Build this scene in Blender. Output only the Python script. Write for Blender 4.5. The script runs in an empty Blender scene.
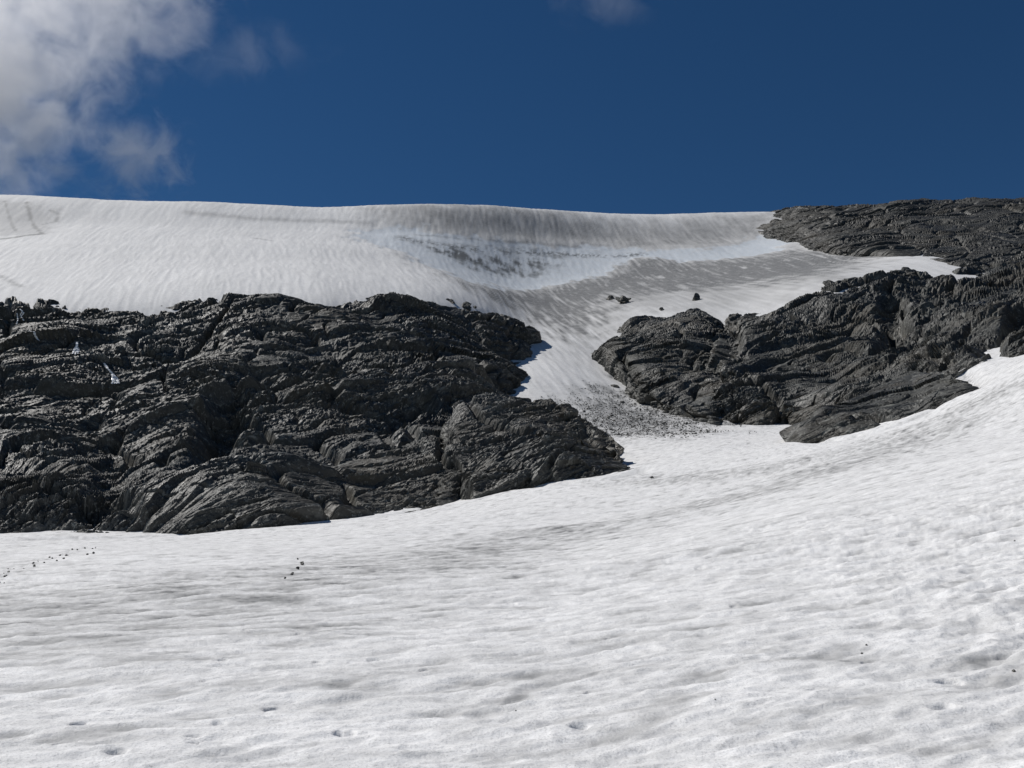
import bpy, math, random
import numpy as np
from mathutils import Vector
from mathutils.bvhtree import BVHTree

random.seed(7)
rng = np.random.default_rng(7)
scene = bpy.context.scene
col = scene.collection

# ------------------------------------------------------------------ camera
EYE = 1.70                       # camera height above the snow, metres
FPX = 1000.0                     # focal length in pixels of the 1024 px wide frame
PITCH = math.atan(236.0 / FPX)   # looking up the slope
cd = bpy.data.cameras.new('camera')
cd.sensor_width = 36.0
cd.lens = 36.0 * FPX / 1024.0
cd.clip_start = 0.1
cd.clip_end = 30000.0
cam = bpy.data.objects.new('camera', cd)
cam.location = (0, 0, EYE)
cam.rotation_euler = (math.pi / 2 + PITCH, 0, 0)
col.objects.link(cam)
scene.camera = cam

# ------------------------------------------------------------------ light
SUN_EL, SUN_AZ = math.radians(52), math.radians(-68)   # azimuth from +Y (ahead), negative to the left
sun_dir = Vector((math.sin(SUN_AZ) * math.cos(SUN_EL), math.cos(SUN_AZ) * math.cos(SUN_EL), math.sin(SUN_EL)))
w = bpy.data.worlds.new('World')
scene.world = w
w.use_nodes = True
wn = w.node_tree.nodes
sky = wn.new('ShaderNodeTexSky')
sky.sky_type = 'NISHITA'
sky.sun_disc = False
sky.sun_elevation = SUN_EL
sky.sun_rotation = SUN_AZ
sky.altitude = 3000
sky.air_density = 1.0
sky.dust_density = 0.0
sky.ozone_density = 3.0
bg = wn['Background']
bg.inputs['Strength'].default_value = 0.05
hs = wn.new('ShaderNodeHueSaturation')      # the camera's vivid blue
hs.inputs['Saturation'].default_value = 1.24
w.node_tree.links.new(sky.outputs[0], hs.inputs['Color'])
w.node_tree.links.new(hs.outputs[0], bg.inputs['Color'])
sl = bpy.data.lights.new('sun', 'SUN')
sl.energy = 4.2
sl.angle = math.radians(0.53)
sl.color = (1.0, 0.965, 0.92)
so = bpy.data.objects.new('sun', sl)
so.rotation_euler = sun_dir.to_track_quat('Z', 'Y').to_euler()
so.location = (-60, 20, 300)
col.objects.link(so)

vs = scene.view_settings
vs.view_transform = 'Standard'
vs.look = 'None'
vs.exposure = -0.07
vs.gamma = 1.0
vs.use_curve_mapping = False
scene.cycles.use_denoising = True
scene.cycles.max_bounces = 6
scene.cycles.diffuse_bounces = 3
scene.cycles.volume_bounces = 3
scene.cycles.volume_step_rate = 0.5
scene.cycles.volume_max_steps = 256

# ------------------------------------------------------------------ helpers
CP, SP = math.cos(PITCH), math.sin(PITCH)


def at(px, py, Y):
    """The point Y metres ahead of the camera that is seen at this pixel of the photograph."""
    a = (px - 512.0) / FPX
    b = (384.0 - py) / FPX
    dy, dz = CP - b * SP, SP + b * CP
    t = Y / dy
    return np.array((a * t, Y, EYE + dz * t))


def to_pixel(P):
    d = P[..., 1] * CP + (P[..., 2] - EYE) * SP
    u = -P[..., 1] * SP + (P[..., 2] - EYE) * CP
    d = np.where(d > 0.2, d, 0.2)
    return 512 + FPX * P[..., 0] / d, 384 - FPX * u / d


def _hash(ix, iy, iz, seed):
    h = (ix.astype(np.uint32) * np.uint32(374761393) + iy.astype(np.uint32) * np.uint32(668265263)
         + iz.astype(np.uint32) * np.uint32(2147483647) + np.uint32((seed * 974711) & 0xffffffff))
    h = (h ^ (h >> np.uint32(13))) * np.uint32(1274126177)
    h ^= h >> np.uint32(16)
    h = h * np.uint32(2246822519)
    return h ^ (h >> np.uint32(15))


_G = np.random.default_rng(3).normal(size=(256, 3)).astype(np.float32)
_G /= np.linalg.norm(_G, axis=1)[:, None]


def noise(P, seed=0):
    """Gradient noise, about -1..1, of points (n,3)."""
    P = P.astype(np.float32)
    i = np.floor(P)
    f = P - i
    i = i.astype(np.int64)
    s = f * f * f * (f * (f * 6 - 15) + 10)
    out = 0
    for dx in (0, 1):
        wx = s[:, 0] if dx else 1 - s[:, 0]
        for dy in (0, 1):
            wy = s[:, 1] if dy else 1 - s[:, 1]
            for dz in (0, 1):
                wz = s[:, 2] if dz else 1 - s[:, 2]
                g = _G[_hash(i[:, 0] + dx, i[:, 1] + dy, i[:, 2] + dz, seed) & np.uint32(255)]
                out = out + wx * wy * wz * (g[:, 0] * (f[:, 0] - dx) + g[:, 1] * (f[:, 1] - dy) + g[:, 2] * (f[:, 2] - dz))
    return out * 1.6


def fbm(P, seed=0, octv=3, gain=0.5):
    a, t = 1.0, 0
    for k in range(octv):
        t = t + a * noise(P * 2.03 ** k, seed + 17 * k)
        a *= gain
    return t


def rand1(i, seed=0):
    return (_hash(i, i * 0 + 7, i * 0 + 3, seed) & np.uint32(65535)).astype(np.float32) / 65535.0


def smooth(a, b, x):
    t = np.clip((x - a) / (b - a), 0, 1)
    return t * t * (3 - 2 * t)


def pchip(xk, Yk, x):
    """Monotone cubic through Yk (n, ...) at knots xk, evaluated at x."""
    xk = np.asarray(xk, float)
    Yk = np.asarray(Yk, float)
    sh = (-1,) + (1,) * (Yk.ndim - 1)
    h = np.diff(xk).reshape(sh)
    d = np.diff(Yk, axis=0) / h
    m = np.zeros_like(Yk)
    m[0], m[-1] = d[0], d[-1]
    a, b = d[:-1], d[1:]
    same = a * b > 0
    w1, w2 = 2 * h[1:] + h[:-1], h[1:] + 2 * h[:-1]
    with np.errstate(divide='ignore', invalid='ignore'):
        hm = (w1 + w2) / (w1 / np.where(same, a, 1) + w2 / np.where(same, b, 1))
    m[1:-1] = np.where(same, hm, 0)
    k = np.clip(np.searchsorted(xk, x, side='right') - 1, 0, len(xk) - 2)
    hh = np.diff(xk)[k]
    t = ((x - xk[k]) / hh).reshape(sh)
    hh = hh.reshape(sh)
    return ((2 * t ** 3 - 3 * t ** 2 + 1) * Yk[k] + (t ** 3 - 2 * t ** 2 + t) * hh * m[k]
            + (-2 * t ** 3 + 3 * t ** 2) * Yk[k + 1] + (t ** 3 - t ** 2) * hh * m[k + 1])


def loft(net, ru, cu, rows, cols):
    """net (nr,nc,3) of world points -> smooth grid at row params and column params."""
    a = pchip(rows, net, ru)
    b = pchip(cols, np.swapaxes(a, 0, 1), cu)
    return np.swapaxes(b, 0, 1)


def grid_normals(G):
    du = np.gradient(G, axis=1)
    dv = np.gradient(G, axis=0)
    n = np.cross(du, dv)
    n /= np.maximum(np.linalg.norm(n, axis=2, keepdims=True), 1e-9)
    return n


def grid_mesh(name, G, mat, attrs=None, smooth_shade=True):
    nr, nc = G.shape[:2]
    me = bpy.data.meshes.new(name)
    nv = nr * nc
    me.vertices.add(nv)
    me.vertices.foreach_set('co', G.reshape(-1).astype(np.float32))
    idx = np.arange(nv, dtype=np.int32).reshape(nr, nc)
    q = np.stack((idx[:-1, :-1], idx[:-1, 1:], idx[1:, 1:], idx[1:, :-1]), -1).reshape(-1, 4)
    nf = len(q)
    me.loops.add(nf * 4)
    me.loops.foreach_set('vertex_index', q.reshape(-1))
    me.polygons.add(nf)
    me.polygons.foreach_set('loop_start', np.arange(nf, dtype=np.int32) * 4)
    me.polygons.foreach_set('loop_total', np.full(nf, 4, np.int32))
    me.polygons.foreach_set('use_smooth', np.full(nf, smooth_shade, bool))
    me.update(calc_edges=True)
    for k, v in (attrs or {}).items():
        at_ = me.attributes.new(k, 'FLOAT', 'POINT')
        at_.data.foreach_set('value', v.reshape(-1).astype(np.float32))
    me.materials.append(mat)
    o = bpy.data.objects.new(name, me)
    col.objects.link(o)
    return o


def tag(o, label=None, cat=None, group=None, kind=None):
    if label: o['label'] = label
    if cat: o['category'] = cat
    if group: o['group'] = group
    if kind: o['kind'] = kind
    return o


class N:
    """Small node tree builder."""
    def __init__(self, name):
        self.m = bpy.data.materials.new(name)
        self.m.use_nodes = True
        self.t = self.m.node_tree
        self.b = self.t.nodes['Principled BSDF']
        self.out = self.t.nodes['Material Output']
        self.co = self.t.nodes.new('ShaderNodeTexCoord').outputs['Object']

    def link(self, a, b): self.t.links.new(a, b)

    def put(self, sock, v):
        if hasattr(v, 'links'): self.link(v, sock)
        elif v is not None: sock.default_value = v

    def mapping(self, scale, rot=(0, 0, 0), vec=None):
        n = self.t.nodes.new('ShaderNodeMapping')
        n.inputs['Scale'].default_value = scale
        n.inputs['Rotation'].default_value = rot
        self.link(vec or self.co, n.inputs['Vector'])
        return n.outputs[0]

    def noise(self, scale, detail=3, rough=0.55, dist=0.0, vec=None):
        n = self.t.nodes.new('ShaderNodeTexNoise')
        n.inputs['Scale'].default_value = scale
        n.inputs['Detail'].default_value = detail
        n.inputs['Roughness'].default_value = rough
        n.inputs['Distortion'].default_value = dist
        self.link(vec or self.co, n.inputs['Vector'])
        return n.outputs['Fac']

    def voronoi(self, scale, vec=None, out='Distance', feature='F1'):
        n = self.t.nodes.new('ShaderNodeTexVoronoi')
        n.feature = feature
        n.inputs['Scale'].default_value = scale
        self.link(vec or self.co, n.inputs['Vector'])
        return n.outputs[out]

    def ramp(self, fac, stops):
        n = self.t.nodes.new('ShaderNodeValToRGB')
        e = n.color_ramp.elements
        while len(e) > 1: e.remove(e[-1])
        for k, (p, c) in enumerate(stops):
            if not isinstance(c, tuple): c = (c, c, c)
            x = e[0] if k == 0 else e.new(p)
            x.position = p
            x.color = (*c, 1)
        self.link(fac, n.inputs[0])
        return n.outputs[0]

    def mix(self, fac, a, b, mode='MIX'):
        n = self.t.nodes.new('ShaderNodeMix')
        n.data_type = 'RGBA'
        n.blend_type = mode
        f, A, B = n.inputs[0], n.inputs[6], n.inputs[7]
        self.put(f, fac)
        for s, v in ((A, a), (B, b)):
            if isinstance(v, tuple): s.default_value = (*v, 1)
            else: self.link(v, s)
        return n.outputs[2]

    def math(self, op, a, b=None, c=None, clamp=False):
        n = self.t.nodes.new('ShaderNodeMath')
        n.operation = op
        n.use_clamp = clamp
        for k, v in enumerate((a, b, c)): self.put(n.inputs[k], v)
        return n.outputs[0]

    def attr(self, name):
        n = self.t.nodes.new('ShaderNodeAttribute')
        n.attribute_name = name
        return n.outputs['Fac']

    def bump(self, height, strength, dist, prev=None):
        n = self.t.nodes.new('ShaderNodeBump')
        n.inputs['Strength'].default_value = strength
        n.inputs['Distance'].default_value = dist
        self.link(height, n.inputs['Height'])
        if prev: self.link(prev, n.inputs['Normal'])
        return n.outputs[0]


# ------------------------------------------------------------------ materials
def snow_material():
    n = N('old_snow')
    dirt_shade, ice, soot = n.attr('dirt_shade'), n.attr('ice'), n.attr('soot')
    fine = n.noise(9.0, 4, 0.65)
    grit = n.noise(42.0, 4, 0.75)
    smear = n.noise(1.0, 6, 0.68, 0.3, vec=n.mapping((1.3, 4.5, 4.5), (0, 0, -0.22)))
    mid = n.noise(0.9, 4, 0.6, vec=n.mapping((0.45, 1.2, 1.0)))
    c = n.ramp(n.math('MULTIPLY_ADD', n.math('SUBTRACT', fine, 0.5), 0.35, dirt_shade),
               [(0.0, (0.85, 0.85, 0.845)), (0.35, (0.70, 0.70, 0.695)), (0.7, (0.42, 0.42, 0.415)), (1.0, (0.125, 0.128, 0.13))])  # darkest stop covers dirt plus shade painted into the colour
    c = n.mix(n.math('MULTIPLY', ice, n.ramp(n.noise(0.35, 4, 0.6), [(0.3, 0.70), (0.65, 1.0)])), c, (0.54, 0.595, 0.65))
    c = n.mix(n.ramp(mid, [(0.48, 0.0), (0.72, 0.30)]), c, (0.56, 0.56, 0.55))
    c = n.mix(n.ramp(smear, [(0.47, 0.0), (0.72, 0.55)]), c, (0.46, 0.46, 0.455))
    c = n.mix(n.ramp(grit, [(0.50, 0.0), (0.70, 0.75)]), c, (0.36, 0.36, 0.355))
    c = n.mix(soot, c, (0.075, 0.08, 0.082))
    n.link(c, n.b.inputs['Base Color'])
    n.b.inputs['Roughness'].default_value = 0.75
    n.b.inputs['Specular IOR Level'].default_value = 0.25
    b = n.bump(fine, 0.6, 0.035)
    b = n.bump(grit, 0.5, 0.010, b)
    n.link(b, n.b.inputs['Normal'])
    return n.m


def rock_material(name, tone=1.0, beds=True):
    n = N(name)
    if beds:
        an = n.t.nodes.new('ShaderNodeAttribute')
        an.attribute_name = 'bedding'
        v = an.outputs['Vector']
    else:
        v = n.mapping((0.4, 0.4, 1.5))
    t = tone
    g = lambda k, w=0.0: (k * t * (0.99 + w), k * t, k * t * (0.90 - w))
    lay = n.noise(1.1, 5, 0.68, 0.2, vec=v)
    thick = n.noise(0.28, 3, 0.6, 0.2, vec=v)
    big = n.noise(0.07, 4, 0.6)
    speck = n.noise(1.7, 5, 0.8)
    patchy = n.noise(0.5, 5, 0.7)
    c = n.ramp(lay, [(0.25, g(0.030)), (0.46, g(0.066)), (0.56, g(0.115)), (0.66, g(0.24)), (0.75, g(0.42))])
    c = n.mix(n.ramp(thick, [(0.52, 0.0), (0.66, 0.55)]), c, g(0.135, 0.02))
    c = n.mix(n.ramp(big, [(0.47, 0.0), (0.66, 0.7)]), c, g(0.105, 0.20))
    c = n.mix(n.ramp(n.noise(0.11, 3, 0.6, vec=n.mapping((1, 1, 1), (1, 2, 3))), [(0.5, 0.0), (0.7, 0.5)]), c, (0.058 * t, 0.066 * t, 0.064 * t))
    c = n.mix(n.ramp(n.noise(0.23, 4, 0.65, vec=n.mapping((1, 1, 1.4), (2, 1, 0))), [(0.60, 0.0), (0.72, 0.5)]), c, g(0.085, 0.30))
    c = n.mix(n.ramp(patchy, [(0.34, 0.7), (0.46, 0.0)]), c, g(0.028))
    c = n.mix(n.ramp(speck, [(0.56, 0.0), (0.66, 0.95)]), c, g(0.50))  # pale quartz flecks, doubling as glints put into the colour
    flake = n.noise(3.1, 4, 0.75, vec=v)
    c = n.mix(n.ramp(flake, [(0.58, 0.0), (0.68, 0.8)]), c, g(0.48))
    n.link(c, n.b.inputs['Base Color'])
    n.link(n.ramp(thick, [(0.35, 0.45), (0.65, 0.70)]), n.b.inputs['Roughness'])
    n.b.inputs['Specular IOR Level'].default_value = 0.4
    b = n.bump(lay, 0.7, 0.35)
    b = n.bump(n.noise(2.2, 4, 0.7), 0.5, 0.16, b)
    n.link(b, n.b.inputs['Normal'])
    return n.m


SNOW = snow_material()
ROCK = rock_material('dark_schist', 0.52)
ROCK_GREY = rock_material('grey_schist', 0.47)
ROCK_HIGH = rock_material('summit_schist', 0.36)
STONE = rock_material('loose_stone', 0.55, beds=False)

# ------------------------------------------------------------------ snow surface
COLS = [-700, -300, 0, 150, 300, 430, 540, 640, 730, 830, 930, 975, 1024, 1250, 1650]


def near_z(X, Y):
    lat = np.where(X > 0, 0.12 * X + 0.0035 * X * X, 0.02 * X)
    lat = lat * smooth(-30, 40, Y)
    return 0.105 * np.maximum(Y, -40) * 1.0 + lat


rowsP = []
for Y, spread in ((-220, 160), (-30, 34), (-3, 14), (3, 11), (6, 11), (11, 14), (20, 22), (38, 40)):
    rowsP.append([(lambda X: (X, Y, float(near_z(np.array(X), Y))))((c - 512) / 1000.0 * spread) for c in COLS])
FAR = [  # (pixel row, metres ahead) for each column of COLS
    [(545, 70), (545, 70), (545, 70), (543, 70), (538, 70), (526, 70), (515, 70), (505, 70), (490, 70), (468, 70), (446, 70), (436, 70), (424, 70), (330, 72), (190, 80)],
    [(540, 105), (539, 105), (537.5, 105), (534.5, 108), (521, 112), (508, 115), (482, 118), (468, 118), (450, 123), (437, 116), (409, 110), (387, 109), (364, 110), (240, 112), (110, 120)],
    [(476, 150), (476, 150), (476, 150), (474, 152), (466, 154), (456, 156), (433, 162), (428, 165), (421, 165), (421, 160), (384, 144), (352, 140), (348, 140), (240, 155), (110, 170)],
    [(402, 176), (402, 176), (402, 176), (400, 177), (396, 180), (390, 190), (364, 211), (384, 212), (372, 212), (358, 204), (350, 205), (333, 202), (322, 202), (240, 205), (115, 220)],
    [(312, 190), (312, 190), (312, 192), (310, 194), (306, 198), (309, 214), (315, 265), (318, 248), (312, 242), (287, 234), (278, 236), (278, 238), (277, 240), (235, 246), (110, 262)],
    [(255, 250), (255, 250), (256, 250), (257, 250), (257, 257), (261, 280), (275, 312), (275, 312), (268, 308), (262, 288), (258, 270), (260, 277), (263, 285), (220, 292), (102, 312)],
    [(224, 300), (224, 300), (226, 300), (228, 300), (231, 305), (231, 318), (238, 350), (242, 368), (240, 370), (236, 345), (236, 335), (238, 340), (240, 345), (210, 352), (95, 372)],
    [(200, 345), (199, 345), (199.5, 345), (207, 345), (213, 350), (209, 361), (213.5, 392), (218.5, 418), (218, 425), (217, 415), (212, 400), (213.5, 400), (215, 400), (200, 410), (92, 435)],
]
for r in FAR:
    rowsP.append([tuple(at(c, y, Y)) for c, (y, Y) in zip(COLS, r)])
rowsP.append([tuple(at(c, y, Y) + np.array((0, 60, -6.0))) for c, (y, Y) in zip(COLS, FAR[-1])])
rowsP.append([tuple(at(c, y, Y) + np.array((0, 500, -120.0))) for c, (y, Y) in zip(COLS, FAR[-1])])
NET = np.array(rowsP)
SUB = [5, 14, 8, 40, 130, 105, 90, 95, 70, 62, 62, 62, 62, 42, 40, 8, 6]
ru = np.concatenate([np.linspace(k, k + 1, s, endpoint=False) for k, s in enumerate(SUB)] + [[len(SUB)]])
cu = np.concatenate([np.linspace(-700, -60, 40, endpoint=False), np.linspace(-60, 1084, 900, endpoint=False), np.linspace(1084, 1650, 40)])
S0 = loft(NET, ru, cu, np.arange(len(NET)), COLS)
# ease the lateral kinks that the few control columns leave
def box(A, k):
    B = np.concatenate([np.repeat(A[:, :1], k, 1), A, np.repeat(A[:, -1:], k, 1)], 1)
    c = np.cumsum(np.concatenate([np.zeros_like(B[:, :1]), B], 1), 1)
    return (c[:, 2 * k + 1:] - c[:, :-2 * k - 1]) / (2 * k + 1)
mid_ = S0[:, 40:940]
lin = mid_[:, :1] + (mid_[:, -1:] - mid_[:, :1]) * np.linspace(0, 1, 900)[None, :, None]
dev = mid_ - lin
for _ in range(3):
    dev = box(dev, 17)
S0[:, 40:940] = lin + dev * 1.0
S0[:, 1:-1] = 0.5 * S0[:, 1:-1] + 0.25 * (S0[:, :-2] + S0[:, 2:])
I_TOE = int(sum(SUB[:10]))     # row where the lower snowfield ends and the chute begins
shape = S0.shape[:2]
Pf = S0.reshape(-1, 3)
PX, PY = to_pixel(S0)
VIS = S0[..., 1] > 4


def plan(px, py):
    """Ground point (x, y) of the snow seen at a pixel: nearest vertex, the closer one where two compete."""
    d = (PX - px) ** 2 + (PY - py) ** 2
    d = np.where(VIS, d, 1e9)
    ok = d < max(4.0, d.min() * 1.5)
    k = np.argmin(np.where(ok, S0[..., 1], 1e9))
    return Pf[k]


def chain(pts, width, noise_w=0.0):
    """0..1 closeness to a polyline on the ground plan (metres)."""
    P = np.array([plan(*p) for p in pts])[:, :2]
    Q = Pf[:, :2]
    best = np.full(len(Q), 1e9)
    for a, b in zip(P[:-1], P[1:]):
        ab = b - a
        t = np.clip(((Q - a) @ ab) / max(ab @ ab, 1e-9), 0, 1)
        best = np.minimum(best, np.hypot(*(Q - (a + t[:, None] * ab)).T))
    return smooth(width, 0, best + noise_w)


def patch(pts, soft, wob):
    """0..1 inside a polygon of the ground plan, edges wobbling by the array wob and soft metres wide."""
    P = np.array([plan(*p) for p in pts])[:, :2]
    Q = Pf[:, :2]
    best = np.full(len(Q), 1e9)
    ins = np.zeros(len(Q), bool)
    for a, b in zip(P, np.roll(P, -1, 0)):
        ab = b - a
        t = np.clip(((Q - a) @ ab) / max(ab @ ab, 1e-9), 0, 1)
        best = np.minimum(best, np.hypot(*(Q - (a + t[:, None] * ab)).T))
        c = (a[1] > Q[:, 1]) != (b[1] > Q[:, 1])
        with np.errstate(divide='ignore', invalid='ignore'):
            xx = a[0] + (Q[:, 1] - a[1]) / (b[1] - a[1]) * ab[0]
        ins ^= c & (Q[:, 0] < xx)
    sd = np.where(ins, best, -best) + wob
    return smooth(-soft, soft, sd)


X, Y, Z = Pf.T
XY0 = np.stack((X, Y, X * 0), 1)
far = smooth(150, 210, Y)

# relief of the near snow: suncups with rounded hollows and sharper rims, long axis across the slope
CA, SA = math.cos(math.radians(27)), math.sin(math.radians(27))
Us, Vs = X * CA + Y * SA, Y * CA - X * SA        # wind and melt lines run obliquely up to the right
s1 = np.stack((Us / 1.0, Vs / 0.52, X * 0 + 1.3), 1)
wq = 0.55 * np.stack((noise(s1 * 0.6, 5), noise(s1 * 0.6, 6), X * 0), 1)
cup = np.abs(noise(s1 + wq, 1))
cup2 = np.abs(noise((s1 + wq) * 2.3, 2))
cup3 = noise(np.stack((X / 0.16, Y / 0.12, X * 0), 1), 3)
str1 = fbm(np.stack((Us / 0.7, Vs / 0.2, X * 0 + 6), 1), 61, 3, 0.6)
str2 = fbm(np.stack((Us / 1.9, Vs / 1.1, X * 0 + 8), 1), 64, 4, 0.65)
lump = fbm(np.stack((Us / 1.0, Vs / 0.45, X * 0 + 12), 1), 66, 4, 0.6)
big = noise(np.stack((X / 3.2, Y / 1.7, X * 0 + 4), 1), 4)
huge = noise(np.stack((X / 14, Y / 7, X * 0 + 9), 1), 8)
rough_edge = smooth(3.0, 4.6, X - 0.16 * (Y - 7)) * smooth(40, 15, Y)
amp = 1.0 + 0.8 * rough_edge
nearf = 1 - far
f2 = smooth(60, 25, Y)
f3 = smooth(28, 10, Y)
relief = nearf * (amp * (0.050 * (0.5 - cup) + 0.026 * (0.5 - cup2) * f2 + 0.022 * lump * f2 + 0.014 * str1 * f2 + 0.007 * cup3 * f3) + 0.06 * big + 0.30 * huge * smooth(8, 30, Y))

# melt hollows and old footprints pressed into the near snow
HOLES = [(222, 661, .13), (246, 632, .10), (205, 682, .08), (276, 706, .16), (300, 636, .10), (318, 662, .11), (374, 661, .12), (322, 674, .07),
         (262, 713, .18), (115, 710, .13), (80, 725, .16), (66, 745, .14), (195, 738, .11), (195, 745, .10), (218, 724, .10), (640, 632, .10),
         (610, 639, .09), (734, 604, .10), (758, 609, .14), (762, 588, .12), (590, 692, .10), (580, 729, .12), (345, 735, .14), (425, 672, .10),
         (907, 534, .18), (948, 561, .12), (900, 573, .14), (818, 538, .16), (870, 660, .12), (950, 680, .18), (945, 712, .16), (118, 755, .12),
         (1008, 652, .16), (980, 664, .12), (700, 568, .12), (710, 560, .10), (815, 692, .12), (430, 625, .1), (512, 600, .1)]
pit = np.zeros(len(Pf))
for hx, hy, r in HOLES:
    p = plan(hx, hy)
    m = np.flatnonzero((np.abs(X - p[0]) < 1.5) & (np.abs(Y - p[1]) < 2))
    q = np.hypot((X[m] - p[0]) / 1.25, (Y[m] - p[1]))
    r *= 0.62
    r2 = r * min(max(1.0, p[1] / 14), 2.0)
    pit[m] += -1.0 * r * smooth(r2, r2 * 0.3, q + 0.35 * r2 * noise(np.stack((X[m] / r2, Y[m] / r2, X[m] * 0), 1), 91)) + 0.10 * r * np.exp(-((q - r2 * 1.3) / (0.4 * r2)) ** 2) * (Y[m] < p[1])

# upper glacier: melt runnels down the fall line, slanting to the right as they drop
sl_ = X + 0.10 * (Y - 250) + 0.16 * np.minimum(Y - 290, 0)
run = np.abs(noise(np.stack((sl_ / 2.2, Y / 14, X * 0), 1), 11)) + 0.6 * np.abs(noise(np.stack((sl_ / 1.1, Y / 7, X * 0 + 5), 1), 12))
runb = noise(np.stack((sl_ / 9, Y / 60, X * 0 + 2), 1), 13)
gl_big = noise(np.stack((X / 45, Y / 30, X * 0 + 7), 1), 14)
relief_far = far * (0.17 * (0.45 - run) + 0.18 * runb + 0.6 * gl_big)

wob = 3.2 * fbm(np.stack((X / 7, Y / 7, X * 0), 1), 21, 4, 0.6) + 1.6 * noise(np.stack((sl_ / 2.0, Y / 9, X * 0), 1), 23)
ICE = [(355, 229), (385, 224), (450, 231), (520, 241), (600, 243), (660, 247), (710, 247), (760, 233), (772, 229), (795, 238), (770, 250), (735, 254), (690, 258), (650, 255), (625, 258),
       (606, 272), (560, 281), (532, 288), (500, 285), (470, 280), (440, 268), (400, 248), (362, 238)]
ice = patch(ICE, 2.0, wob * 1.5)
ice_soft = patch(ICE, 7.0, wob * 0.6)
relief_far -= 0.9 * ice_soft          # the slab lies a little lower, with a ragged rim
gray_up = patch([(345, 204), (430, 203), (540, 208), (690, 214), (772, 212), (775, 224), (745, 232), (690, 244), (600, 240), (520, 238), (450, 228), (380, 222)], 9, wob * 1.5)
gray_dn = patch([(470, 284), (540, 290), (610, 274), (640, 258), (700, 262), (775, 254), (850, 254), (820, 272), (740, 281), (660, 286), (600, 294), (575, 325), (552, 318), (535, 305)], 20, wob * 2.5)  # below the slab: dirty ice, with the slope's shade painted in
gray_all = patch([(395, 204), (540, 205), (772, 205), (800, 240), (880, 250), (860, 285), (720, 310), (640, 312), (590, 345), (545, 330), (490, 296), (430, 268), (380, 235)], 16, wob * 2)  # broad greyer tone over the right part of the glacier
chute = patch([(500, 300), (600, 300), (600, 350), (650, 400), (570, 418), (535, 370)], 8, wob)
soot_core = patch([(408, 236), (430, 238), (470, 247), (560, 250), (545, 268), (505, 270), (470, 262), (440, 250)], 4, wob * 1.3)
stre = fbm(np.stack((sl_ / 1.1, Y / 12, X * 0 + 3), 1), 31, 3, 0.6)
blot = fbm(np.stack((sl_ / 7, Y / 9, X * 0 + 1), 1), 33, 4, 0.65)
fine_ = fbm(np.stack((X / 1.3, Y / 2.2, X * 0 + 6), 1), 35, 4, 0.7)
soot = soot_core * (0.50 * smooth(-0.7, 0.3, blot + 0.8 * stre) + 0.40 * smooth(-0.25, 0.55, blot + 0.55 * stre + 0.35 * fine_))
crack = chain([(404, 234), (420, 238), (445, 242), (480, 246), (520, 247.5), (560, 250), (600, 252), (640, 251)], 6.5, 3.0 * np.abs(blot) + 1.2 * np.abs(fine_))
soot = np.maximum(soot, 0.9 * crack * smooth(-0.5, 0.4, fine_ + blot))
crack2 = chain([(420, 231), (455, 234), (490, 237), (530, 240), (580, 243)], 3.0, 2.4 * np.abs(blot) + 1.2 * np.abs(fine_))
soot = np.maximum(soot, 0.45 * crack2)
rim = np.exp(-((ice - 0.5) / 0.28) ** 2) * far
soot = np.maximum(soot, 0.40 * rim * smooth(345, 318, Y) * smooth(0.0, 0.6, noise(np.stack((X / 6, Y / 6, X * 0), 1), 34)))
lines = np.maximum.reduce([
    0.85 * chain([(0, 236), (14, 235), (28, 233), (42, 232)], 2.2, np.abs(wob) * .25),
    0.65 * chain([(28, 201), (32, 218), (41, 232)], 2.0, np.abs(wob) * .3),
    0.55 * chain([(5, 200), (10, 215), (16, 230)], 1.8, np.abs(wob) * .3),
    0.26 * patch([(-30, 199), (30, 200), (58, 210), (57, 221), (43, 232), (-30, 236)], 3, wob),
    0.5 * chain([(50, 209), (58, 212), (57, 220), (44, 223)], 1.8, np.abs(wob) * .25),
    0.40 * chain([(0, 273), (20, 284)], 2.0, np.abs(wob) * .3),
    0.40 * chain([(256, 236), (272, 239)], 2.0, np.abs(wob) * .3),
    0.35 * chain([(190, 212), (255, 217), (330, 219), (370, 222)], 4.5, np.abs(wob) * .6)])
soot = np.maximum(soot, lines)
dirt_shade_far = far * (0.28 + 0.36 * gray_all + 0.17 * gray_up * (1 - ice) + 0.62 * gray_dn * (1 - ice) * np.clip(0.92 + 0.55 * stre + 0.25 * noise(np.stack((sl_ / 4.0, Y / 22, X * 0 + 3), 1), 81), 0.15, 1.3) + (0.09 + 0.05 * gray_all + 0.16 * gray_dn + 0.20 * chute) * np.clip(stre, -1, 1) + 0.10 * (0.4 - run) + 0.07 * runb + 0.06 * fbm(np.stack((X / 20, Y / 9, X * 0 + 4), 1), 71, 3)) - 0.10 * far * ice
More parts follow.
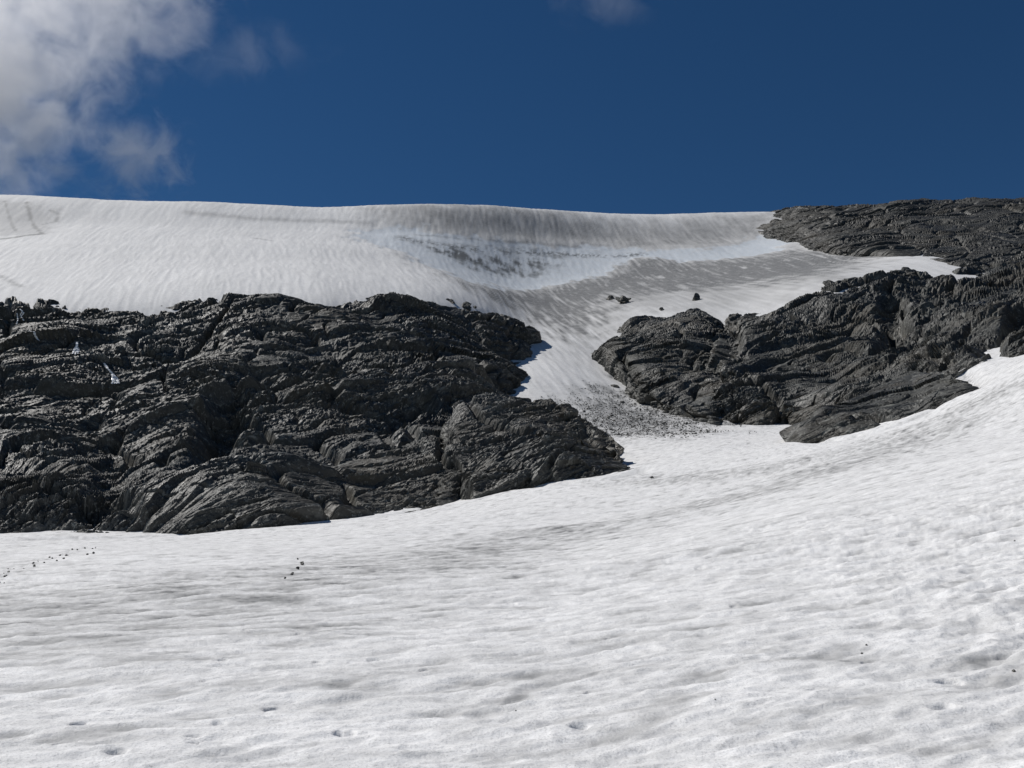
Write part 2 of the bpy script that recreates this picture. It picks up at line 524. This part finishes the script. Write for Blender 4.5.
# near snow: grit gathers in suncup hollows and long bands; pits also carry painted shade
band = np.maximum(chain([(60, 618), (170, 598), (300, 580), (430, 556), (560, 530), (700, 505), (820, 470), (940, 425)], 9, 1.5 * huge + np.abs(huge)),
                  0.8 * chain([(640, 478), (760, 470), (900, 432), (1010, 385)], 8, 1.5 * big))
trail = chain([(-20, 592), (12, 573), (35, 560), (70, 550), (100, 545)], 1.6, np.abs(big) * .8)
dirt_shade_near = nearf * (0.13 + 0.20 * smooth(0.10, 0.55, cup) + 0.10 * cup2 + 0.26 * str2 - 0.36 * lump + 0.12 * str1 * f2 + 0.06 * cup3 * f3 - 0.25 * rough_edge * smooth(0.0, 0.5, big) + 0.08 * big + 0.08 * huge + 0.40 * band + 0.4 * trail * smooth(-.2, .5, cup3) - 0.7 * np.minimum(pit, 0) * 3)
fan = patch([(570, 418), (582, 398), (612, 392), (650, 402), (690, 412), (735, 419), (700, 424), (680, 432), (620, 433), (590, 430)], 13, wob * 1.6)
dirt_shade = np.clip(dirt_shade_far + dirt_shade_near + 0.62 * fan, 0, 1)
soot = np.clip(soot + 0.60 * fan * smooth(-0.15, 0.5, fbm(np.stack((X / 1.1, Y / 2.5, X * 0), 1), 41, 3, .7)), 0, 0.95)

foot = np.maximum.reduce([
    chain([(-60, 538), (0, 537), (100, 536), (200, 530), (300, 521), (400, 512), (440, 501), (456, 495), (512, 487), (574, 481), (612, 477), (634, 471), (640, 468)], 2.6, 1.1 * np.abs(big) + 0.5 * cup),
    chain([(795, 439), (830, 438), (870, 431), (910, 418), (950, 397), (976, 387), (962, 372)], 2.4, 1.0 * np.abs(big) + 0.5 * cup),
    chain([(614, 376), (637, 383), (650, 398), (684, 413), (720, 422), (768, 420), (800, 420)], 2.4, 1.0 * np.abs(wob) * .4)])
relief -= 0.55 * foot
dirt_shade = np.clip(dirt_shade + 0.40 * foot * smooth(-0.4, 0.4, lump), 0, 1)
soot = np.maximum(soot, 0.55 * foot * smooth(0.35, 0.9, foot) * smooth(0.0, 0.5, fbm(np.stack((X / 0.5, Y / 0.9, X * 0), 1), 77, 3, 0.7)))
nrm = grid_normals(S0).reshape(-1, 3)
nrm *= np.sign(nrm[:, 2:3] + 1e-9)
SN = (Pf + nrm * (relief + relief_far + pit)[:, None]).reshape(S0.shape)
at_ = {'dirt_shade': dirt_shade.reshape(shape), 'ice': ice.reshape(shape), 'soot': soot.reshape(shape)}
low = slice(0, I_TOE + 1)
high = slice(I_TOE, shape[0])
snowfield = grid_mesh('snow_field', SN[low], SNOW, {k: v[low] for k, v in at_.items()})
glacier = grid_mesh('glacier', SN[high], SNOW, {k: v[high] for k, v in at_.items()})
tag(snowfield, kind='structure')
tag(glacier, kind='structure')


# ------------------------------------------------------------------ rock
def rock(name, label, cat, cols, rows, nu, nv, mat, seed, strike=(-0.38, 0.25, 1.0), strength=1.0, clefts=(), fine=1.0, leaf=1.0):
    """cols: column parameters; rows: list of [(px, py, Y), ...] from the foot to the back of the top."""
    net = np.array([[at(*p) for p in r] for r in rows])
    a, b = max(cols[0], -30), min(cols[-1], 1054)       # fine inside the frame, coarse beyond it
    cu_ = np.concatenate([np.linspace(cols[0], a, 60, endpoint=False) if cols[0] < a else [], np.linspace(a, b, nu),
                          np.linspace(b, cols[-1], 60)[1:] if cols[-1] > b else []])
    ru_ = np.concatenate([np.linspace(0, 1, 24, endpoint=False), np.linspace(1, len(rows) - 2, nv), np.linspace(len(rows) - 2, len(rows) - 1, 24)[1:]])
    G = loft(net, ru_, cu_, np.arange(len(rows)), cols)
    for _ in range(8):
        G[:, 1:-1] = 0.5 * G[:, 1:-1] + 0.25 * (G[:, :-2] + G[:, 2:])
    n = grid_normals(G).reshape(-1, 3)
    P = G.reshape(-1, 3)
    n = np.where((n[:, 1:2] - 0.6 * n[:, 2:3]) > 0, -n, n)   # towards the valley and the sky
    k = strength
    d = 3.2 * noise(P / 24, seed) + 2.0 * noise(P / 11, seed + 1) - 0.6
    # foliation: warped, dipping layers that end in overhanging ledges
    nf = np.array(strike) / np.linalg.norm(strike)
    along = np.array((1.0, 0.1, 0.38)); along /= np.linalg.norm(along)
    across = np.cross(nf, along)
    stretch = P - 0.6 * (P @ along)[:, None] * along
    warp = 6.5 * noise(P / 36, seed + 2) + 1.7 * noise(stretch / 10, seed + 3) + 0.35 * noise(stretch / 3.2, seed + 4)
    dip = smooth(-25, -70, P[:, 0]) * smooth(34, 16, P[:, 2])          # the lower left beds stand steeper
    q = P @ nf + warp - 0.6 * dip * (P[:, 0] + 45)
    bed = np.stack((P @ along / 9, P @ across / 5, q), 1)               # long along the beds, thin across them
    rough = smooth(-0.45, 0.45, noise(P / 15, seed + 60) + 0.4 * noise(P / 6, seed + 61))   # broken ground against smooth slabs
    high = smooth(18, 40, P[:, 2])
    for T, A, s in ((8.0, 2.3, 5), (3.1, 0.85, 6), (1.2, 0.34, 7), (0.55, 0.17, 8)):
        qq = q / T + 0.18 * noise(stretch / (T * 1.3), seed + s + 20)
        i = np.floor(qq)
        f = qq - i
        lay = rand1(i.astype(np.int64), seed + s)
        on = smooth(-0.15, 0.30, noise(stretch / (T * 2.6) + lay[:, None] * 13, seed + s + 40))
        prof = np.where(f < 0.07, f / 0.07, (1 - (f - 0.07) / 0.93) ** 0.8)
        d = d + A * leaf * (0.35 + 0.9 * lay) * on * (prof - 0.45) * (1 + 0.45 * high)
    # fine striae along the beds
    d = d + 0.55 * noise(bed / 2.3, seed + 70) + 0.40 * (0.35 - np.abs(noise(bed / 1.0 + 5, seed + 71))) + 0.30 * (0.35 - np.abs(noise(bed / 0.45, seed + 72)))
    # blocks and fractures
    frag = np.stack((P @ along / 2.4, P @ across / 1.5, q / 0.75), 1)
    fr = fine * (0.22 + 0.78 * rough)
    d = d + 0.9 * (np.abs(noise(P / 5, seed + 9)) - 0.25) * (0.4 + 0.6 * rough)
    d = d + fr * (0.34 * noise(stretch / 1.9, seed + 10) + 0.34 * (np.abs(noise(frag, seed + 11)) - 0.3) + 0.22 * (np.abs(noise(frag / 0.43 + 3, seed + 15)) - 0.3) + 0.10 * noise(frag / 0.2, seed + 16))
    d = d - 1.9 * smooth(0.10, 0.0, np.abs(noise(P / 13 + 3, seed + 12))) - 0.8 * smooth(0.08, 0.0, np.abs(noise(stretch / 5 + 1, seed + 13)))
    # fractured blocks: pieces that stand forward or back by a fixed amount
    for (bx, by, bz), A, sd in (((5.5, 3.2, 1.7), 1.3, 31), ((2.4, 1.6, 0.75), 0.70, 32), ((1.1, 0.8, 0.35), 0.36, 33)):
        wv = np.stack((noise(P / (bx * 1.2), seed + sd), noise(P / (bx * 1.2) + 9, seed + sd), noise(P / (bx * 1.2) + 19, seed + sd)), 1)
        u = P @ along / bx + 0.8 * wv[:, 0]
        v2 = P[:, 1] / by + 0.8 * wv[:, 1]
        w2 = (q - 0.5 * warp) / bz + 0.9 * wv[:, 2]
        hb = _hash(np.floor(u).astype(np.int64), np.floor(v2).astype(np.int64), np.floor(w2).astype(np.int64), seed + sd)
        d = d + A * fr * ((hb & np.uint32(65535)).astype(np.float32) / 65535.0 - 0.5) * smooth(-0.4, 0.3, noise(P / (bx * 2.5), seed + sd + 5))
    px, py = to_pixel(G)
    for pts, wdt, dep in clefts:
        L = np.array(pts, float)
        # stand the cleft on the rock: its line runs through the rock points nearest to these marks
        W = []
        for a in L:
            W.append(P[np.argmin(((px - a[0]) ** 2 + (py - a[1]) ** 2).reshape(-1))])
        W = np.array(W)
        best = np.full(len(P), 1e9)
        for a, b in zip(W[:-1], W[1:]):
            ab = b - a
            t = np.clip(((P - a) @ ab) / (ab @ ab), 0, 1)
            best = np.minimum(best, np.linalg.norm(P - (a + t[:, None] * ab), axis=1))
        d = d - dep * smooth(wdt, wdt * 0.2, best + 1.2 * noise(P / 4, seed + 14))
    G2 = (P + n * (k * d)[:, None]).reshape(G.shape)
    o = grid_mesh(name, G2, mat, smooth_shade=False)
    va = o.data.attributes.new('bedding', 'FLOAT_VECTOR', 'POINT')
    va.data.foreach_set('vector', bed.reshape(-1).astype(np.float32))
    tag(o, label, cat)
    return o, G2


def interp_rows(base, marks, top, back):
    """Rows of (px,py,Y): base, then fractions (t, bulge) between base and top, top, and the hidden back."""
    rows = []
    under = [(p, y + 30, Y - 0.5) for p, y, Y in base]
    rows.append(under)
    rows.append(base)
    for t, bul in marks:
        r = []
        for a, b in zip(base, top):
            tt = t
            r.append((a[0] + (b[0] - a[0]) * tt, a[1] + (b[1] - a[1]) * tt, a[2] + (b[2] - a[2]) * tt * bul))
        rows.append(r)
    rows.append(top)
    rows.append([(p, y + back[0], Y + back[1]) for p, y, Y in top])
    return rows


MAIN_B = [(-700, 540, 105), (-300, 540, 105), (0, 538, 105), (100, 536, 106), (200, 530, 108), (300, 520, 111), (400, 512, 114), (452, 497, 117), (500, 470, 140), (528, 440, 168), (548, 430, 190)]
MAIN_T = [(-700, 305, 190), (-300, 305, 190), (0, 304, 192), (100, 306, 192), (200, 299, 193), (300, 297, 196), (400, 303, 204), (450, 308, 214), (500, 320, 228), (530, 335, 241), (550, 345, 266)]
rock('rock_outcrop', 'large dark layered rock outcrop below the bright glacier, crossed by thin waterfalls', 'rock outcrop',
     [p[0] for p in MAIN_B], interp_rows(MAIN_B, ((0.22, 0.55), (0.48, 0.85), (0.72, 0.9)), MAIN_T, (8, 14)), 900, 420, ROCK, 100, strength=0.88, leaf=0.9,
     clefts=(([(230, 398), (222, 425), (205, 462)], 4.5, 5.0), ([(118, 450), (100, 500)], 3.0, 2.0), ([(330, 400), (400, 412), (430, 405)], 2.5, 3.0), ([(0, 385), (35, 380)], 2.5, 2.5)))
KN_B = [(425, 512, 122), (446, 500, 116), (470, 491, 115), (510, 485, 116), (550, 482, 117), (585, 478, 117), (612, 474, 117.5), (634, 470, 118), (646, 474, 124)]
KN_T = [(425, 470, 140), (438, 432, 133), (470, 404, 140), (510, 400, 143), (550, 405, 141), (583, 420, 136), (607, 433, 131), (622, 448, 124), (640, 472, 127)]
rock('rock_buttress', 'low rounded dark rock buttress ending in a steep corner at the debris fan', 'rock buttress',
     [p[0] for p in KN_B], interp_rows(KN_B, ((0.25, 0.45), (0.5, 0.6), (0.78, 0.8)), KN_T, (14, 12)), 420, 260, ROCK, 200, strength=0.72, leaf=0.6, fine=1.2, clefts=(([(438, 452), (446, 478), (452, 500)], 2.6, 3.5),))
MID_B = [(598, 362, 226), (608, 356, 221), (626, 380, 203), (646, 397, 186), (685, 413, 172), (715, 421, 164), (738, 424, 166)]
MID_T = [(598, 346, 246), (610, 334, 234), (630, 321, 239), (655, 315, 243), (692, 312, 244), (717, 325, 238), (738, 345, 222)]
rock('rock_knoll', 'compact dark rock knoll with a rounded outline beside the narrow snow chute', 'rock knoll',
     [p[0] for p in MID_B], interp_rows(MID_B, ((0.2, 0.5), (0.48, 0.75), (0.75, 0.85)), MID_T, (9, 12)), 330, 260, ROCK, 300, strength=0.75, leaf=0.75, fine=1.2)
R_B = [(706, 424, 172), (730, 421, 164), (790, 420, 160), (850, 424, 146), (905, 402, 138), (950, 371, 128), (1000, 353, 128), (1024, 357, 124), (1250, 240, 114), (1650, 110, 122)]
R_T = [(716, 335, 246), (730, 315, 243), (788, 301, 240), (850, 288, 236), (910, 281, 240), (960, 277, 244), (1010, 262, 258), (1040, 246, 264), (1250, 205, 262), (1650, 90, 276)]
rock('rock_slope', 'broad grey rock slope with clefts beneath the narrow snow lobe', 'rock slope',
     [p[0] for p in R_B], interp_rows(R_B, ((0.2, 0.5), (0.48, 0.7), (0.75, 0.85)), R_T, (8, 14)), 460, 330, ROCK_GREY, 400, strength=0.95, leaf=0.75, fine=1.25,
     clefts=(([(893, 300), (892, 325), (885, 340)], 4.0, 4.0), ([(1024, 318), (985, 345)], 3.0, 3.5), ([(930, 355), (955, 350)], 4.0, 4.0), ([(733, 330), (731, 360), (705, 400)], 3.5, 3.0)))
SP_B = [(786, 446, 121), (800, 439, 116), (830, 438, 114), (870, 431, 112), (910, 418, 110), (950, 397, 108.5), (974, 389, 108), (985, 397, 118)]
SP_T = [(786, 440, 128), (808, 426, 124), (838, 404, 133), (872, 388, 140), (912, 374, 142), (946, 370, 128), (964, 382, 113), (983, 393, 121)]
rock('rock_spur', 'low pale grey rock spur tapering down onto the snowfield', 'rock spur',
     [p[0] for p in SP_B], interp_rows(SP_B, ((0.3, 0.7), (0.65, 0.9)), SP_T, (14, 16)), 330, 150, ROCK_GREY, 500, strength=0.42)
U_B = [(738, 234, 400), (758, 232, 378), (795, 243, 338), (830, 251, 304), (880, 255, 284), (925, 262, 268), (965, 272, 252), (1024, 282, 244), (1250, 240, 258), (1650, 120, 272)]
U_T = [(738, 220, 425), (764, 213.5, 418), (797, 207, 392), (850, 206, 378), (900, 202, 362), (930, 200.5, 362), (975, 199.5, 355), (1024, 199, 350), (1250, 190, 350), (1650, 80, 360)]
rock('rock_ridge', 'dark rock ridge on the skyline above the narrow snow lobe', 'rock ridge',
     [p[0] for p in U_B], interp_rows(U_B, ((0.2, 0.6), (0.5, 0.85), (0.8, 0.95)), U_T, (6, 40)), 430, 260, ROCK_HIGH, 600, strike=(-0.1, 0.3, 1.0), strength=0.5, fine=0.9, leaf=0.8)


# ------------------------------------------------------------------ boulders and stones on the snow
def ico(sub):
    t = (1 + 5 ** .5) / 2
    V = [(-1, t, 0), (1, t, 0), (-1, -t, 0), (1, -t, 0), (0, -1, t), (0, 1, t), (0, -1, -t), (0, 1, -t), (t, 0, -1), (t, 0, 1), (-t, 0, -1), (-t, 0, 1)]
    V = [Vector(v).normalized() for v in V]
    F = [(0, 11, 5), (0, 5, 1), (0, 1, 7), (0, 7, 10), (0, 10, 11), (1, 5, 9), (5, 11, 4), (11, 10, 2), (10, 7, 6), (7, 1, 8), (3, 9, 4), (3, 4, 2), (3, 2, 6), (3, 6, 8), (3, 8, 9), (4, 9, 5), (2, 4, 11), (6, 2, 10), (8, 6, 7), (9, 8, 1)]
    for _ in range(sub):
        mid, F2 = {}, []
        def m(a, b):
            k = (min(a, b), max(a, b))
            if k not in mid:
                V.append(((V[a] + V[b]) / 2).normalized()); mid[k] = len(V) - 1
            return mid[k]
        for a, b, c in F:
            x, y, z = m(a, b), m(b, c), m(c, a)
            F2 += [(a, x, z), (b, y, x), (c, z, y), (x, y, z)]
        F = F2
    return np.array([tuple(v) for v in V]), np.array(F)


ICO3, ICO1, ICO0 = ico(3), ico(1), ico(0)


def stone_verts(ic, seed, ragged=0.3):
    """An angular block: a ball cut by random planes, then roughened."""
    r = np.random.default_rng(seed)
    V = ic[0].copy()
    for _ in range(9):
        n = r.normal(size=3); n /= np.linalg.norm(n)
        c = r.uniform(0.45, 0.85)
        d = V @ n
        V = V - np.maximum(d - c, 0)[:, None] * n
    V = V * (1 + ragged * noise(V * 1.7 + seed % 97, 3)[:, None] + 0.45 * ragged * noise(V * 4.3 + seed % 89, 4)[:, None])
    return V


def snow_z(x, y):
    k = np.argmin((SNf[:, 0] - x) ** 2 + (SNf[:, 1] - y) ** 2)
    return SNf[k, 2]


SNf = SN.reshape(-1, 3)


def boulder(name, px, py, wpx, hpx, seed, label, cat, group=None, ragged=0.3, ic=ICO3):
    p = plan(px, py + hpx * 0.3)
    s = p[1] / FPX / CP
    V = stone_verts(ic, seed, ragged)
    V = V / (V.max(0) - V.min(0)) * np.array((wpx * s, max(wpx * 0.8, hpx) * s, hpx * s * 1.35))
    V[:, 2] += hpx * s * (0.16 if name != 'pebble' else 0.55)
    e = max(1.0, wpx * s * 0.6)          # lie along the slope of the snow
    z0, z1 = snow_z(p[0], p[1] - e), snow_z(p[0], p[1] + e)
    V[:, 2] += (z1 - z0) / (2 * e) * V[:, 1]
    me = bpy.data.meshes.new(name)
    me.from_pydata(V.tolist(), [], ic[1].tolist())
    me.materials.append(STONE)
    o = bpy.data.objects.new(name, me)
    o.location = (p[0], p[1], snow_z(p[0], p[1]))
    col.objects.link(o)
    return tag(o, label, cat, group)


boulder('boulder', 609.5, 295.5, 9, 6, 11, 'small oval dark boulder on the glacier, just left of the ragged wide rock', 'boulder')
boulder('rock', 624, 298, 17, 9, 12, 'ragged wide dark rock poking through the glacier above the knoll', 'rock', ragged=0.7)
boulder('boulder', 695, 297, 9, 8, 33, 'lone rounded dark boulder on bright snow high above the knoll\'s right shoulder', 'boulder')
boulder('stone', 661, 308.5, 5, 3.5, 14, 'tiny dark stone on the snow right above the knoll\'s top', 'stone')
boulder('flat_rock', 616, 386, 11, 4, 15, 'flat dark slab lying on the snow chute beside the knoll', 'rock')
boulder('stone', 622.5, 401.5, 5, 2.5, 16, 'small dark stone on the chute just above the debris fan', 'stone')
boulder('stone', 652, 475, 4, 2.0, 17, 'lone stone on the snowfield just beyond the buttress tip', 'stone')
boulder('rock', 452, 300.5, 10, 4.5, 18, 'flat dark rock at the glacier edge, highest of three near the outcrop top', 'rock', ragged=.5)
boulder('rock', 465, 305, 13, 8, 19, 'largest of three rocks in the snow notch at the outcrop\'s upper edge', 'rock', ragged=.5)
boulder('stone', 475, 306, 5, 3, 21, 'smallest stone right of the largest rock in the outcrop\'s snow notch', 'stone', ragged=.5)
boulder('rock', 829, 281, 13, 6, 22, 'small low rock at the lower rim of the narrow snow lobe, leftmost there', 'rock', ragged=.4)
boulder('rock', 853, 280, 26, 9, 23, 'knobbly medium rock at the lower rim of the narrow snow lobe', 'rock', ragged=.5)
boulder('rock', 908, 273, 32, 12, 25, 'widest dark rock jutting up into the narrow snow lobe', 'rock', ragged=.5)
for k, (x, y, ww) in enumerate(((298, 556, 1.8), (302, 562, 3.2), (302, 566, 3.4), (298, 569, 3.4), (292, 573, 3.4), (285, 582, 2.2))):
    boulder('pebble', x, y, ww, ww * 0.7, 40 + k, 'dark pebble in a short broken row on the grey snow band', 'pebble', 'pebbles on the grey snow band', ic=ICO1)
for k, (x, y, ww) in enumerate(((868, 646, 2.2), (862, 652, 2.6), (517, 713, 1.6), (717, 708, 1.8), (1014, 671, 3.4), (1015, 536, 2.2), (948, 560, 2.6))):
    boulder('pebble', x, y, ww, ww * 0.6, 60 + k, 'tiny dark pebble scattered on the near snow', 'pebble', 'pebbles on the near snow', ic=ICO1)
for k in range(34):
    t = k / 33.0
    x, y = np.interp(t, (0, .3, .55, 1), (0, 12, 40, 98)) + random.uniform(-3, 3), np.interp(t, (0, .3, .55, 1), (584, 573, 559, 548)) + random.uniform(-3, 3)
    ww = random.uniform(1.2, 2.6)
    boulder('pebble', x, y, ww, ww * 0.6, 90 + k, 'grey pebble in the curved grit line on the snow near the outcrop\'s foot', 'pebble', 'pebbles in the curved grit line', ic=ICO0)

# debris fan: larger stones one by one, the rest as one heap
fan_pts = np.flatnonzero((fan > 0.15) & (Y > 120))
pick = rng.choice(fan_pts, 24000)
keep = rng.random(24000) < fan[pick] ** 1.3 * (0.35 + 0.65 * smooth(-0.3, 0.4, noise(np.stack((X[pick] / 3, Y[pick] / 6, X[pick] * 0), 1), 51)))
pick = pick[keep]
VV, FF, nvt = [], [], 0
temps = [stone_verts(ICO0, 900 + k, 0.4) for k in range(8)]
for k, i in enumerate(pick):
    p = SNf[i]
    jit = rng.uniform(-0.3, 0.3, 2)
    size = rng.uniform(0.05, 0.14) * (1.0 + 0.9 * (rng.random() > 0.95))
    a = rng.uniform(0, 6.28)
    V = temps[k % 8] * np.array((1.25, 0.9, 0.75)) * size
    V = np.stack((V[:, 0] * math.cos(a) - V[:, 1] * math.sin(a), V[:, 0] * math.sin(a) + V[:, 1] * math.cos(a), V[:, 2]), 1)
    VV.append(V + (p[0] + jit[0], p[1] + jit[1], p[2] + size * 0.2))
    FF.append(ICO0[1] + nvt)
    nvt += len(V)
me = bpy.data.meshes.new('scree')
me.from_pydata(np.concatenate(VV).tolist(), [], np.concatenate(FF).tolist())
me.materials.append(STONE)
o = bpy.data.objects.new('scree', me)
col.objects.link(o)
tag(o, 'grey fan of small debris stones spread at the foot of the snow chute', 'scree', kind='stuff')

# ------------------------------------------------------------------ melt water over the outcrop
def foam_material():
    n = N('falling_water')
    c = n.ramp(n.noise(3.0, 3, 0.7), [(0.3, (0.6, 0.62, 0.65)), (0.55, (0.9, 0.91, 0.92))])
    n.link(c, n.b.inputs['Base Color'])
    n.b.inputs['Roughness'].default_value = 0.25
    return n.m


FOAM = foam_material()
outcrop = bpy.data.objects['rock_outcrop']
me = outcrop.data
co = np.empty(len(me.vertices) * 3, np.float32)
me.vertices.foreach_get('co', co)
pq = np.empty(len(me.loops), np.int32)
me.loops.foreach_get('vertex_index', pq)
bvh = BVHTree.FromPolygons(co.reshape(-1, 3).tolist(), pq.reshape(-1, 4).tolist())
eye = Vector((0, 0, EYE))


def on_rock(px, py):
    d = (Vector(at(px, py, 100.0)) - eye).normalized()
    h = bvh.ray_cast(eye, d)
    return (h[0] - d * 1.1) if h[0] else None


def waterfall(strands, label):
    """Strands of foaming water that run down the rock face: [(points, width in metres), ...]."""
    V, F = [], []
    for pts, wd in strands:
        line = []
        for (x0, y0), (x1, y1) in zip(pts[:-1], pts[1:]):
            n_ = max(3, int(math.hypot(x1 - x0, y1 - y0) * 2))
            for k in range(n_):
                q = on_rock(x0 + (x1 - x0) * k / n_ + random.uniform(-.25, .25), y0 + (y1 - y0) * k / n_)
                if q is not None: line.append(q)
        base = len(V)
        for k, q in enumerate(line):
            r = wd * random.uniform(0.6, 1.3)
            for j in range(6):
                a = j * math.pi / 3
                V.append((q.x + r * math.cos(a), q.y + 0.5 * r * math.sin(a), q.z + 0.3 * r * math.sin(a)))
            if k:
                for j in range(6):
                    F.append((base + (k - 1) * 6 + j, base + (k - 1) * 6 + (j + 1) % 6, base + k * 6 + (j + 1) % 6, base + k * 6 + j))
    me = bpy.data.meshes.new('waterfall')
    me.from_pydata(V, [], F)
    me.materials.append(FOAM)
    o = bpy.data.objects.new('waterfall', me)
    col.objects.link(o)
    return tag(o, label, 'waterfall')


waterfall([([(104, 363), (107, 368), (112, 373), (113, 378), (112.5, 384)], .2), ([(105, 364), (109, 370), (114, 375), (117, 378), (119, 384)], .16), ([(113, 375), (115, 380), (115, 384)], .15), ([(114, 376), (117, 380), (117, 384)], .12)],
          'largest white waterfall, forking in two over the layered outcrop')
waterfall([([(77, 342), (77, 348), (78, 354)], .2), ([(76.5, 345), (74, 350), (73, 354)], .16), ([(77, 346), (75.5, 350), (75.5, 355)], .14), ([(78, 347), (79.5, 352)], .12)],
          'short white waterfall splaying out, second lowest on the outcrop')
waterfall([([(28, 331), (32, 331.5), (34, 331.5), (35, 335), (38, 340)], .18), ([(35, 334), (36, 338), (40, 341)], .12)], 'thin bent trickle of white water high on the outcrop')
waterfall([([(20, 309), (24, 313), (21, 316), (24, 321)], .15), ([(17, 313), (18, 320), (16, 325)], .11), ([(22, 311), (20, 316)], .1)], 'faint broken spray of water just below the glacier edge')


# ------------------------------------------------------------------ clouds behind the ridge
def cloud(px, py, Ydist, half, label, density, seed, thr, tilt=0.0, scale=2.2):
    V, F = ICO3
    V = V * (1 + 0.12 * noise(V * 1.5 + seed, 2)[:, None])
    me = bpy.data.meshes.new('cloud')
    me.from_pydata(V.tolist(), [], F.tolist())
    n = N('cloud_vapour')
    n.t.nodes.remove(n.b)
    v = n.t.nodes.new('ShaderNodeVolumePrincipled')
    v.inputs['Color'].default_value = (0.99, 0.99, 1.0, 1)
    v.inputs['Anisotropy'].default_value = 0.5
    ln = n.t.nodes.new('ShaderNodeVectorMath'); ln.operation = 'LENGTH'
    n.link(n.co, ln.inputs[0])
    fall = n.math('SUBTRACT', 1.0, n.math('POWER', ln.outputs['Value'], 1.6), clamp=True)
    off = n.t.nodes.new('ShaderNodeMapping')
    off.inputs['Location'].default_value = (seed * 3.1, seed * 1.7, seed * 0.9)
    off.inputs['Scale'].default_value = tuple(h / 150.0 for h in half)
    n.link(n.co, off.inputs['Vector'])
    nz = n.noise(scale, 7, 0.66, 0.6, vec=off.outputs[0])
    f = n.math('MULTIPLY', n.math('SUBTRACT', n.math('MULTIPLY_ADD', fall, 0.30, nz), thr, clamp=True), 5.5, clamp=True)
    d = n.math('MULTIPLY', n.math('MULTIPLY', f, fall), density)
    n.link(d, v.inputs['Density'])
    n.link(v.outputs[0], n.out.inputs['Volume'])
    me.materials.append(n.m)
    o = bpy.data.objects.new('cloud', me)
    o.location = at(px, py, Ydist)
    o.scale = half
    o.rotation_euler = (0, tilt, 0)
    col.objects.link(o)
    return tag(o, label, 'cloud')


cloud(-60, 70, 1700, (440, 220, 430), 'big bright cloud bank at the upper left behind the glacier crest', 0.0125, 1, 0.615, scale=1.9)
cloud(105, -10, 1780, (300, 150, 260), 'grey hazy cloud fringe trailing off the big cloud bank', 0.006, 2, 0.60, scale=2.0)
cloud(135, 160, 1650, (150, 90, 130), 'small loose cloud puff just above the glacier crest', 0.011, 3, 0.67, scale=2.6)
cloud(250, 55, 1750, (230, 90, 100), 'thin cloud wisp drifting off into the blue', 0.0013, 4, 0.68, scale=2.4)
cloud(610, 0, 1800, (170, 70, 90), 'barely visible cloud veil high in the open blue', 0.0018, 5, 0.66, scale=1.8)
